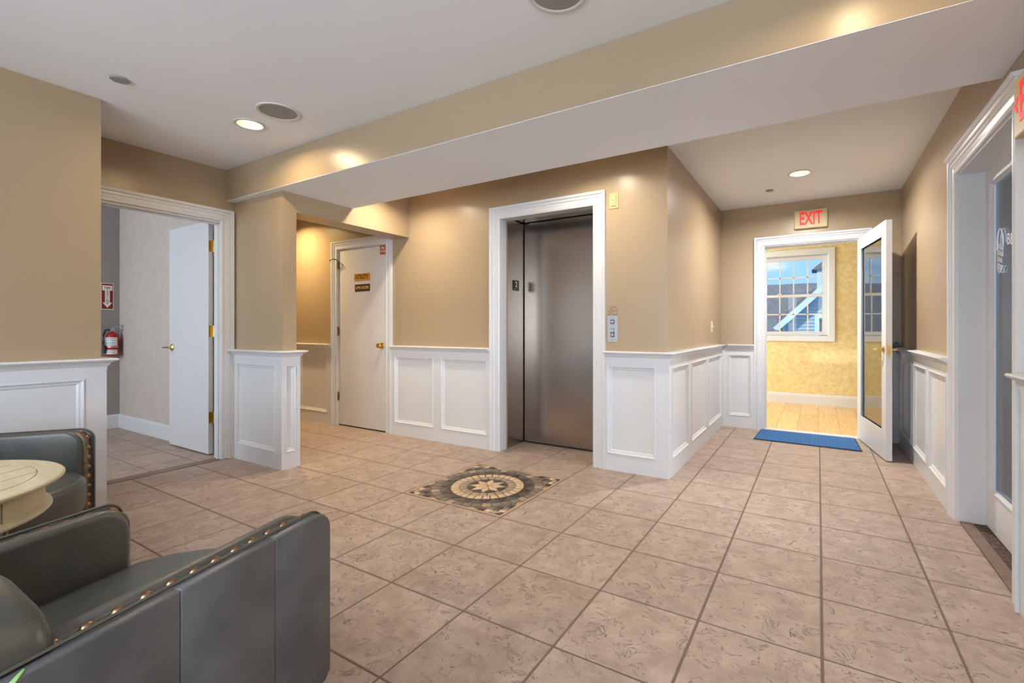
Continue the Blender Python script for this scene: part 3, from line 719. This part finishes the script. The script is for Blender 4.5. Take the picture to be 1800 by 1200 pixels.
downlight(*LIGHTS[0], 'lit recessed ceiling light next to the round speaker over the hall', True, 11)
downlight(*LIGHTS[1], 'lit recessed ceiling light over the corridor before the exit door', True, 48, (1, .96, .91))
downlight(*HIDDEN[0], 'recessed ceiling light hidden behind the dropped beam near the column', False, 15, (1, .85, .62))
downlight(*HIDDEN[1], 'recessed ceiling light hidden behind the dropped beam before the elevator', False, 14, (1, .88, .68))
downlight(*HIDDEN[2], 'recessed ceiling light over the alcove left of the utility door', False, 27, (1, .72, .36))
downlight(*HIDDEN[3], 'recessed ceiling light above the camera in front of the dropped beam', False, 5)
downlight(*HIDDEN[4], 'recessed ceiling light behind the camera at the left windows', False, 34, NEUT)  # this and the next are unseen lamps added to fill the hall
downlight(*HIDDEN[5], 'recessed ceiling light behind the camera at the right windows', False, 34, NEUT)
def speaker(x, y, r, label):
    root = empty('ceiling_speaker', (x, y, CZ)); off = (x, y, CZ)
    MB().lathe([(r*.84, -.001), (r*.84, -.006), (r*.90, -.009), (r*.97, -.007), (r, -.001)], (x, y, CZ), 44, loop=True).build('rim', M['ring'], root, off, smooth=40)
    MB().lathe([(0, -.006), (r*.84, -.004), (r*.84, -.001), (0, -.001)], (x, y, CZ), 44).build('grille', M['speaker'], root, off, smooth=40)
    tag(root, label, 'speaker')
speaker(-2.972, 1.703, .128, 'round grey ceiling speaker beside the lit recessed light')
speaker(-.925, 1.680, .128, 'round grey ceiling speaker cut off at the top edge of the picture')
def cap(x, y, r, label):
    root = empty('sprinkler_cover', (x, y, CZ)); off = (x, y, CZ)
    MB().lathe([(0, -.009), (r*.96, -.009), (r, -.006), (r, -.003), (r*.9, -.003)], (x, y, CZ), 32).build('cover_plate', M['speaker'], root, off, smooth=40)
    MB().lathe([(r*.8, -.003), (r*.8, 0)], (x, y, CZ), 24).build('collar', M['dark'], root, off)
    tag(root, label, 'sprinkler')
cap(-3.347, 1.036, .044, 'small flat round sprinkler cover on the ceiling left of the speaker')
cap(-.419, 5.156, .036, 'small round sprinkler cover on the corridor ceiling by the exit sign')

# ------------------------------------------------------------------ signs and wall fittings
def rbox(P, name, m, parent, off, s0, s1, t0, t1, z0, z1, bev=.004): return MB(P).box(s0, s1, t0, t1, z0, z1).build(name, m, parent, off, bevel=bev, bseg=2)
# exit sign over the far door
ro = empty('exit_sign', (-.07, 5.77, 2.21)); off = ro.location.copy()
rbox(Pn, 'housing', M['signbeige'], ro, off, -.225, .085, 0, .045, 2.212, 2.408, .008)
text_on(Pn, -.070, .046, 2.311, 'EXIT', .19, M['redem'], 'lettering', ro, off, sx=.55, bold=.004)
tag(ro, 'beige exit sign with red letters above the open glass door', 'exit sign')
# exit sign cut by the right edge
ro = empty('exit_sign', (.71, 2.23, 1.84)); off = ro.location.copy()
rbox(Pw, 'housing', M['signbeige'], ro, off, 2.07, 2.386, .02, .08, 1.835, 2.055, .006)
rbox(Pw, 'mounting_plate', M['signbeige'], ro, off, 2.15, 2.30, 0, .02, 1.88, 2.01, .003)
text_on(Pw, 2.205, .081, 1.945, 'EXIT', .20, M['redem'], 'lettering', ro, off, sx=.62, bold=.004, flip=-1)
text_on(Pw, 2.362, .081, 1.945, '<', .10, M['redem'], 'arrow', ro, off, sx=.6, bold=.004, flip=-1)
tag(ro, 'exit sign with a red arrow above the near end of the glass office door', 'exit sign')
# call panel
Pf = Pe
ro = empty('elevator_call_panel', (-1.426, 3.51, 1.03)); off = ro.location.copy()
rbox(Pe, 'plate', M['steelplate'], ro, off, -1.470, -1.384, 0, .004, 1.027, 1.240, .001)
for z, g_ in ((1.19, '^'), (1.085, 'v')):
    bk = rbox(Pe, 'button_bezel', M['black'], ro, off, -1.443, -1.411, .004, .007, z-.017, z+.017, .001)
    MB(Pe).lathe([(0, .0115), (.011, .0115), (.0125, .007)], (-1.427, 0, z), 16, 1).build('button', M['steelplate'], ro, off)
rbox(Pe, 'key_switch_plate', M['black'], ro, off, -1.442, -1.412, .004, .006, 1.104, 1.136, .001)
MB(Pe).lathe([(0, .010), (.014, .010), (.014, .006)], (-1.427, 0, 1.12), 18, 1).build('key_switch', M['steelplate'], ro, off)
for z in (1.222, 1.043): MB(Pe).lathe([(0, .0055), (.003, .0055), (.003, .004)], (-1.427, 0, z), 8, 1).build('screw', M['black'], ro, off)
tag(ro, 'stainless elevator call plate with two arrow buttons beside the elevator', 'call panel')
ro = empty('instruction_plate', (-1.426, 3.51, 1.245)); off = ro.location.copy()
M['brownplate'] = mat('brown_etched_plate', (140, 112, 92), .5, col2=(172, 146, 122), nscale=90, ramp=(.48, .52))
rbox(Pe, 'plate', M['brownplate'], ro, off, -1.470, -1.386, 0, .003, 1.246, 1.314, .001)
tag(ro, 'small brown mottled plate right above the elevator call buttons', 'plate')
ro = empty('key_switch_box', (-1.415, 3.51, 2.10)); off = ro.location.copy()
rbox(Pe, 'plate', M['plast'], ro, off, -1.455, -1.378, 0, .006, 2.098, 2.225, .003)
rbox(Pe, 'cover', M['plast'], ro, off, -1.443, -1.394, .006, .012, 2.118, 2.208, .003)
MB(Pe).lathe([(0, .0135), (.004, .0135), (.004, .012)], (-1.418, 0, 2.163), 10, 1).build('indicator', M['bronzeplate'], ro, off)
tag(ro, 'small beige wall plate at the upper right corner of the elevator casing', 'wall plate')
ro = empty('light_switch', (-.985, 5.2, 1.1)); off = ro.location.copy()
rbox(Pk, 'plate', M['ivory'], ro, off, 5.155, 5.235, 0, .006, 1.10, 1.215, .002)
rbox(Pk, 'toggle', M['ivory'], ro, off, 5.189, 5.201, .006, .02, 1.15, 1.168, .001)
tag(ro, 'ivory light switch on the corridor wall between elevator and exit door', 'light switch')
# floor number plate inside the elevator jamb
Pj = plane(-2.548, 0, 0, 1, 1, 0)
ro = empty('floor_number_plate', (-2.548, 3.776, 1.506)); off = ro.location.copy()
rbox(Pj, 'plate', M['black'], ro, off, 3.722, 3.831, 0, .003, 1.506, 1.606, .001)
text_on(Pj, 3.785, .0035, 1.564, '2', .075, M['white'], 'numeral', ro, off, bold=.001)
for i in range(5): MB(Pj).box(3.745+i*.013, 3.751+i*.013, .003, .0045, 1.518, 1.524).build('braille_dot', M['speaker'], ro, off)
tag(ro, 'black floor plate reading 2 on the steel elevator jamb', 'sign')
# plates on the utility door
Pu = plane(0, 3.515, 1, 0, 0, -1)
ro = empty('door_plate', (-4.47, 3.515, 1.68)); off = ro.location.copy()
rbox(Pu, 'plate', M['gold'], ro, off, -4.607, -4.342, 0, .004, 1.682, 1.765, .001)
text_on(Pu, -4.474, .0045, 1.725, 'UTILITY', .068, M['bronzeplate'], 'lettering', ro, off, sx=.88, bold=.0012)
tag(ro, 'gold door plate reading UTILITY on the white utility door', 'sign')
ro = empty('door_plate', (-4.465, 3.515, 1.56)); off = ro.location.copy()
rbox(Pu, 'plate', M['bronzeplate'], ro, off, -4.595, -4.342, 0, .004, 1.560, 1.642, .001)
text_on(Pu, -4.468, .0045, 1.602, 'ATTIC ACCESS', .041, M['goldprint'], 'lettering', ro, off, sx=.80, bold=.0006)
tag(ro, 'dark bronze door plate reading ATTIC ACCESS below the gold plate', 'sign')
ro = empty('fire_sticker', (-4.13, 3.515, 1.95)); off = ro.location.copy()
rbox(Pu, 'sheet', M['stick'], ro, off, -4.176, -4.084, 0, .002, 1.952, 2.052, .0005)
text_on(Pu, -4.130, .0025, 2.022, 'FIRE', .036, M['white'], 'lettering', ro, off, sx=.85)
text_on(Pu, -4.130, .0025, 1.985, 'DOOR', .033, M['white'], 'lettering', ro, off, sx=.8)
tag(ro, 'small orange red sticker at the upper right corner of the utility door', 'sticker')
# fire extinguisher and its arrow sign
Px = plane(-6.95, 0, 0, 1, 1, 0)
ro = empty('arrow_sign', (-6.95, 2.05, 1.36)); off = ro.location.copy()
rbox(Px, 'sheet', M['white'], ro, off, 1.985, 2.097, 0, .003, 1.352, 1.652, .001)
rbox(Px, 'red_field', M['signred'], ro, off, 1.992, 2.090, .003, .004, 1.360, 1.645, 0)
aw = MB(Px); aw.add([(x, .0048, z) for x, z in [(1.998, 1.625), (2.084, 1.625), (2.084, 1.568), (2.062, 1.568), (2.062, 1.432), (2.083, 1.432), (2.041, 1.372), (1.999, 1.432), (2.020, 1.432), (2.020, 1.568), (1.998, 1.568)]], [tuple(range(11))])
aw.build('white_arrow', M['white'], ro, off)
text_on(Px, 2.041, .0055, 1.597, 'FIRE', .042, M['signred'], 'lettering', ro, off, sx=.72)
for i, ch in enumerate('EXTING'): text_on(Px, 2.041, .0055, 1.558-i*.026, ch, .028, M['black'], 'lettering', ro, off)
tag(ro, 'red and white FIRE arrow sign on the grey wall above the extinguisher', 'sign')
ro = empty('fire_extinguisher', (-6.87, 2.075, .82)); off = ro.location.copy(); ex, ey = -6.87, 2.06
MB().lathe([(0, .832), (.050, .832), (.055, .84), (.055, 1.04), (.050, 1.065), (.032, 1.085), (.014, 1.095), (.014, 1.11), (0, 1.11)], (ex, ey, 0), 28).build('cylinder', M['red'], ro, off, smooth=40)
lb = MB(); n = 12
for (z0, z1) in ((.85, .90), (.945, 1.055)):
    vs = []
    for i in range(n+1):
        a = R(-115)+R(150)*i/n; vs += [(ex+.0557*math.cos(a), ey+.0557*math.sin(a), z0), (ex+.0557*math.cos(a), ey+.0557*math.sin(a), z1 if z1 < 1 else 1.038)]
    lb.add(vs, [(2*i, 2*i+2, 2*i+3, 2*i+1) for i in range(n)])
lb.build('paper_label', M['white'], ro, off, smooth=40)
lb = MB()
for z in (.865, .885, .96, .975, 1.0, 1.02):
    vs = []
    for i in range(9):
        a = R(-85)+R(90)*i/8; vs += [(ex+.0562*math.cos(a), ey+.0562*math.sin(a), z), (ex+.0562*math.cos(a), ey+.0562*math.sin(a), z+.006)]
    lb.add(vs, [(2*i, 2*i+2, 2*i+3, 2*i+1) for i in range(8)])
lb.build('label_print', M['cyanlab'], ro, off)
hv = MB(); hv.box(ex-.02, ex+.02, ey-.02, ey+.02, 1.105, 1.14); hv.build('valve', M['steelplate'], ro, off, bevel=.004)
hv = MB(); hv.tube([(ex, ey-.01, 1.14), (ex+.02, ey+.05, 1.16), (ex+.03, ey+.12, 1.185)], .007, 8); hv.tube([(ex, ey, 1.13), (ex+.02, ey+.06, 1.125), (ex+.03, ey+.125, 1.11)], .007, 8)
hv.build('lever', M['steelplate'], ro, off, smooth=50)
hz = MB(); hz.tube([(ex, ey-.02, 1.125), (ex+.01, ey-.06, 1.12), (ex+.015, ey-.078, 1.07), (ex+.015, ey-.08, .98), (ex+.015, ey-.070, .92)], .009, 8); hz.lathe([(.012, .86), (.016, .93), (.010, .945)], (ex+.015, ey-.072, 0), 12)
hz.build('hose', M['black'], ro, off, smooth=50)
hz = MB(); hz.lathe([(.0565, .925), (.0565, .94)], (ex, ey, 0), 24); hz.box(-6.95, ex-.04, ey-.02, ey+.02, .90, 1.02); hz.build('wall_bracket', M['steelplate'], ro, off)
tag(ro, 'red fire extinguisher with paper label hanging on the side room wall', 'fire extinguisher')

# doormat and door wedge
ro = empty('doormat', (-.11, 5.5, 0)); off = ro.location.copy()
MB().prism([(-.575, 5.205), (.352, 5.175), (.330, 5.748), (-.555, 5.748)], .001, .006).build('backing', M['rubber'], ro, off)
MB().prism([(-.563, 5.217), (.340, 5.188), (.318, 5.740), (-.543, 5.740)], .006, .012).build('pile', M['blue'], ro, off, bevel=.002, bseg=1)
tag(ro, 'thin blue doormat lying on the tiles in front of the exit door', 'doormat')
ro = MB().add([(.600, 5.70, .957), (.600, 5.76, .957), (.705, 5.70, .957), (.705, 5.76, .957), (.672, 5.70, 1.005), (.672, 5.76, 1.005), (.600, 5.70, .962), (.600, 5.76, .962)], [(0, 1, 3, 2), (0, 2, 4, 6), (1, 7, 5, 3), (6, 4, 5, 7), (2, 3, 5, 4), (0, 6, 7, 1)]).build('door_wedge', M['darkwood'], None, (.65, 5.73, .957), bevel=.003)
ro.location = (.65, 5.73, .957); tag(ro, 'dark brown door wedge resting on the chair rail behind the open glass door', 'door wedge')

# ------------------------------------------------------------------ armchairs
nail_me = MB().lathe([(0, .008), (.005, .0074), (.010, .0045), (.0128, 0)], (0, 0, 0), 12).build('nail_head', M['bronze'], mesh_only=True, smooth=60)
def arc_pts(cx, cy, r, a0, a1, n): return [(cx+r*math.cos(R(a0+(a1-a0)*i/n)), cy+r*math.sin(R(a0+(a1-a0)*i/n))) for i in range(n+1)]
def armchair(loc, rz, label, back=0.0):
    root = empty('armchair', (loc[0], loc[1], 0), rz)
    for sg, nm in ((1, 'right'), (-1, 'left')):
        D = -back if sg < 0 else 0
        # padded inner arm
        rr = .075
        poly = [(-.60, .20), (-.022+D, .20)]+arc_pts(-.022+D-rr, .652-rr, rr, 0, 90, 8)+[(-.60, .652)]
        a, b = sorted((sg*.250, sg*.296))
        MB().prism(poly, a, b, 0).build('arm_cushion', M['leather'], root, bevel=.019, bseg=5, smooth=70)
        # border band on top and down the front
        poly = [(-.60, .20), (-.012+D, .20)]+arc_pts(-.012+D-.055, .642-.055, .055, 0, 90, 8)+[(-.60, .642)]
        a, b = sorted((sg*.270, sg*.318))
        MB().prism(poly, a, b, 0).build('nail_band', M['band'], root, bevel=.006, bseg=2, smooth=50)
        # leather side: three sewn panels
        ys = [-.70, -.408, -.188, -.003+D]
        for k_ in range(3):
            y0, y1 = ys[k_], ys[k_+1]
            if k_ == 2: poly = [(y0, .195), (y1-.02, .195), (y1, .215)]+arc_pts(y1-.05, .646-.05, .05, 0, 90, 7)+[(y0, .646)]
            else: poly = [(y0, .195), (y1, .195), (y1, .646), (y0, .646)]
            a, b = sorted((sg*.314, sg*.342))
            MB().prism(poly, a, b, 0).build('side_panel', M['leatherout'], root, bevel=.0045, bseg=2, smooth=60)
        # piping along the outer edge
        pp = [(sg*.316, -.70, .650)]+[(sg*.316, y, z+.002) for y, z in [(-.5, .648), (-.3, .648)]+arc_pts(-.003+D-.05, .648-.05, .05, 90, 0, 7)]+[(sg*.316, -.001+D, .4), (sg*.316, -.001+D, .2)]
        MB().tube(pp, .0035, 6).build('piping', M['leather'], root, smooth=60)
        # nails
        y = -.57
        while y < -.085+D:
            link('nail_head', nail_me, root, (sg*.295, y, .642)); y += .0455
        for ang in (62, 25):
            cy, cz = -.067+D+.055*math.cos(R(ang)), .587+.055*math.sin(R(ang))
            link('nail_head', nail_me, root, (sg*.295, cy, cz), (R(-(90-ang)), 0, 0))
        z = .56
        while z > .22:
            link('nail_head', nail_me, root, (sg*.295, -.012+D, z), (R(-90), 0, 0)); z -= .0455
        for y in (-.64, -.07):
            MB().lathe([(.012, 0), (.020, .2), (0, .2)], (sg*.27, y, 0), 12).build('leg', M['darkwood'], root, smooth=40)
    # the far arm sits a touch lower on the chair whose arm stands back
    if back:
        for o in [c for c in bpy.data.objects if c.parent == root]:
            if o.name.split('.')[0] != 'leg' and (sum(v.co.x for v in o.data.vertices)/len(o.data.vertices)+o.location.x) < 0: o.location.z -= .017
    # seat with bowed front
    fr = [(.249, -.055), (.20, .005), (.12, .050), (.04, .074), (-.04, .074), (-.12, .050), (-.20, -.005), (-.249, -.075)]
    MB().prism(fr+[(-.249, -.62), (.249, -.62)], .325, .472, 2).build('seat_cushion', M['leather'], root, bevel=.028, bseg=5, smooth=70)
    fr2 = [(.26, -.03), (.17, -.03), (.10, -.005), (0, .01), (-.10, -.005), (-.17, -.03), (-.26, -.03)]
    MB().prism(fr2+[(-.26, -.68), (.26, -.68)], .20, .335, 2).build('seat_rail', M['leatherout'], root, bevel=.012, bseg=3, smooth=60)
    # back
    hp_ = [(.328, .50), (.328, .59), (.318, .652), (.288, .706), (.21, .752), (.10, .778), (0, .785)]
    out = [(.325, .20)]+hp_+[(-x, z) for x, z in hp_[-2::-1]]+[(-.325, .20)]
    MB().prism(out, -.755, -.66, 1).build('backrest', M['leatherout'], root, bevel=.03, bseg=4, smooth=70)
    inn = [(.325, .59), (.312, .652), (.282, .702), (.205, .743), (.10, .767), (0, .775)]
    inn = [(.20, .45), (.20, .58)]+inn+[(-x, z) for x, z in inn[-2::-1]]+[(-.20, .58), (-.20, .45)]
    MB().prism(inn, -.70, -.562, 1).build('back_cushion', M['leather'], root, bevel=.035, bseg=5, smooth=80)
    tag(root, label, 'armchair', 'studded leather armchairs')
    return root
armchair((-1.464, .698), R(16.5), 'studded charcoal leather armchair cut off at the near left corner', .06)
armchair((-2.788, .655), R(-36.9), 'studded charcoal leather armchair behind the round cream table')

# ------------------------------------------------------------------ side table
tx, ty, tz = -2.19, .164, .68
ro = empty('side_table', (tx, ty, 0)); off = (tx, ty, 0)
MB().lathe([(0, tz-.022), (.342, tz-.022), (.353, tz-.016), (.361, tz-.010), (.362, tz-.004), (.357, tz), (.345, tz+.0005), (.301, tz+.0005), (.301, tz-.0035), (.298, tz-.0035), (.298, tz+.0005), (0, tz+.0005)], (tx, ty, 0), 72).build('table_top', M['cream'], ro, off, smooth=30)
for i in range(-3, 4):
    x = i*.085+.03
    if abs(x) < .29:
        h = math.sqrt(.297**2-x*x); c_, s_ = math.cos(R(30)), math.sin(R(30))
        P_ = lambda a, b, c, x=x: (tx+(a)*c_-b*s_, ty+(a)*s_+b*c_, c)
        MB(P_).box(x-.0008, x+.0008, -h, h, tz, tz+.0009).build('plank_joint', M['creamdk'], ro, off)
MB().lathe([(.312, tz-.105), (.328, tz-.105), (.334, tz-.098), (.332, tz-.090), (.318, tz-.084), (.318, tz-.022), (.300, tz-.022), (.300, tz-.105)], (tx, ty, 0), 72, loop=True).build('apron', M['cream'], ro, off, smooth=30)
for a in (-75, -20, 35, 90, 145, 200):
    MB().box(tx+.3185*math.cos(R(a))-.0015, tx+.3185*math.cos(R(a))+.0015, ty+.3185*math.sin(R(a))-.0015, ty+.3185*math.sin(R(a))+.0015, tz-.084, tz-.022).build('apron_joint', M['creamdk'], ro, off)
MB().lathe([(.045, .06), (.06, .08), (.04, .12), (.035, .2), (.055, .28), (.06, .34), (.035, .42), (.035, .50), (.07, tz-.022)], (tx, ty, 0), 28).build('pedestal', M['cream'], ro, off, smooth=40)
for a in (30, 150, 270):
    ca, sa = math.cos(R(a)), math.sin(R(a))
    MB().tube([(tx+.03*ca, ty+.03*sa, .10), (tx+.12*ca, ty+.12*sa, .085), (tx+.21*ca, ty+.21*sa, .03), (tx+.24*ca, ty+.24*sa, .018)], [.028, .025, .02, .018], 10).build('foot', M['cream'], ro, off, smooth=50)
tag(ro, 'round cream painted side table with planked top between the armchairs', 'table')

# ------------------------------------------------------------------ plant whose leaf tip shows at the lower left corner
px, py = -.72, .00
ro = empty('potted_plant', (px, py, 0)); off = (px, py, 0)
MB().lathe([(.07, 0), (.09, .2), (.102, .22), (.102, .25), (.092, .25), (.085, .235), (0, .235)], (px, py, 0), 28).build('pot', M['terracotta'], ro, off, smooth=40)
MB().lathe([(0, .236), (.085, .236), (.085, .24), (0, .242)], (px, py, 0), 20).build('soil', M['soil'], ro, off)
def leaf(tip, wid, mid):
    a = Vector((px, py, .24)); b = Vector(mid); c = Vector(tip); n = 10; vs = []
    side = (c-a).cross(Vector((0, 0, 1))).normalized()
    for i in range(n+1):
        t = i/n; p = a*(1-t)**2+b*2*t*(1-t)+c*t*t; w_ = wid*math.sin(PI*min(1, t*.92+.04))**.8*(.35+.65*t) if i < n else .002
        vs += [tuple(p-side*w_), tuple(p+Vector((0, 0, -.006))), tuple(p+side*w_)]
    return MB().add(vs, [(3*i+k, 3*i+k+1, 3*i+k+4, 3*i+k+3) for i in range(n) for k in (0, 1)])
for tip, wid, mid in [((-.742, .150, .762), .018, (-.73, .03, .66)), ((-.66, -.18, .62), .02, (-.68, -.05, .55)), ((-.90, -.10, .55), .02, (-.80, -.04, .5)), ((-.78, -.2, .68), .018, (-.74, -.06, .55)), ((-.62, -.05, .45), .02, (-.66, -.02, .45)), ((-.83, -.16, .45), .022, (-.78, -.06, .42))]:
    o = leaf(tip, wid, mid).build('leaf', M['leaf'], ro, off, smooth=60); s_ = o.modifiers.new('t', 'SOLIDIFY'); s_.thickness = .0012
tag(ro, 'green leafy plant in a clay pot, one leaf tip showing at the lower left corner', 'plant')
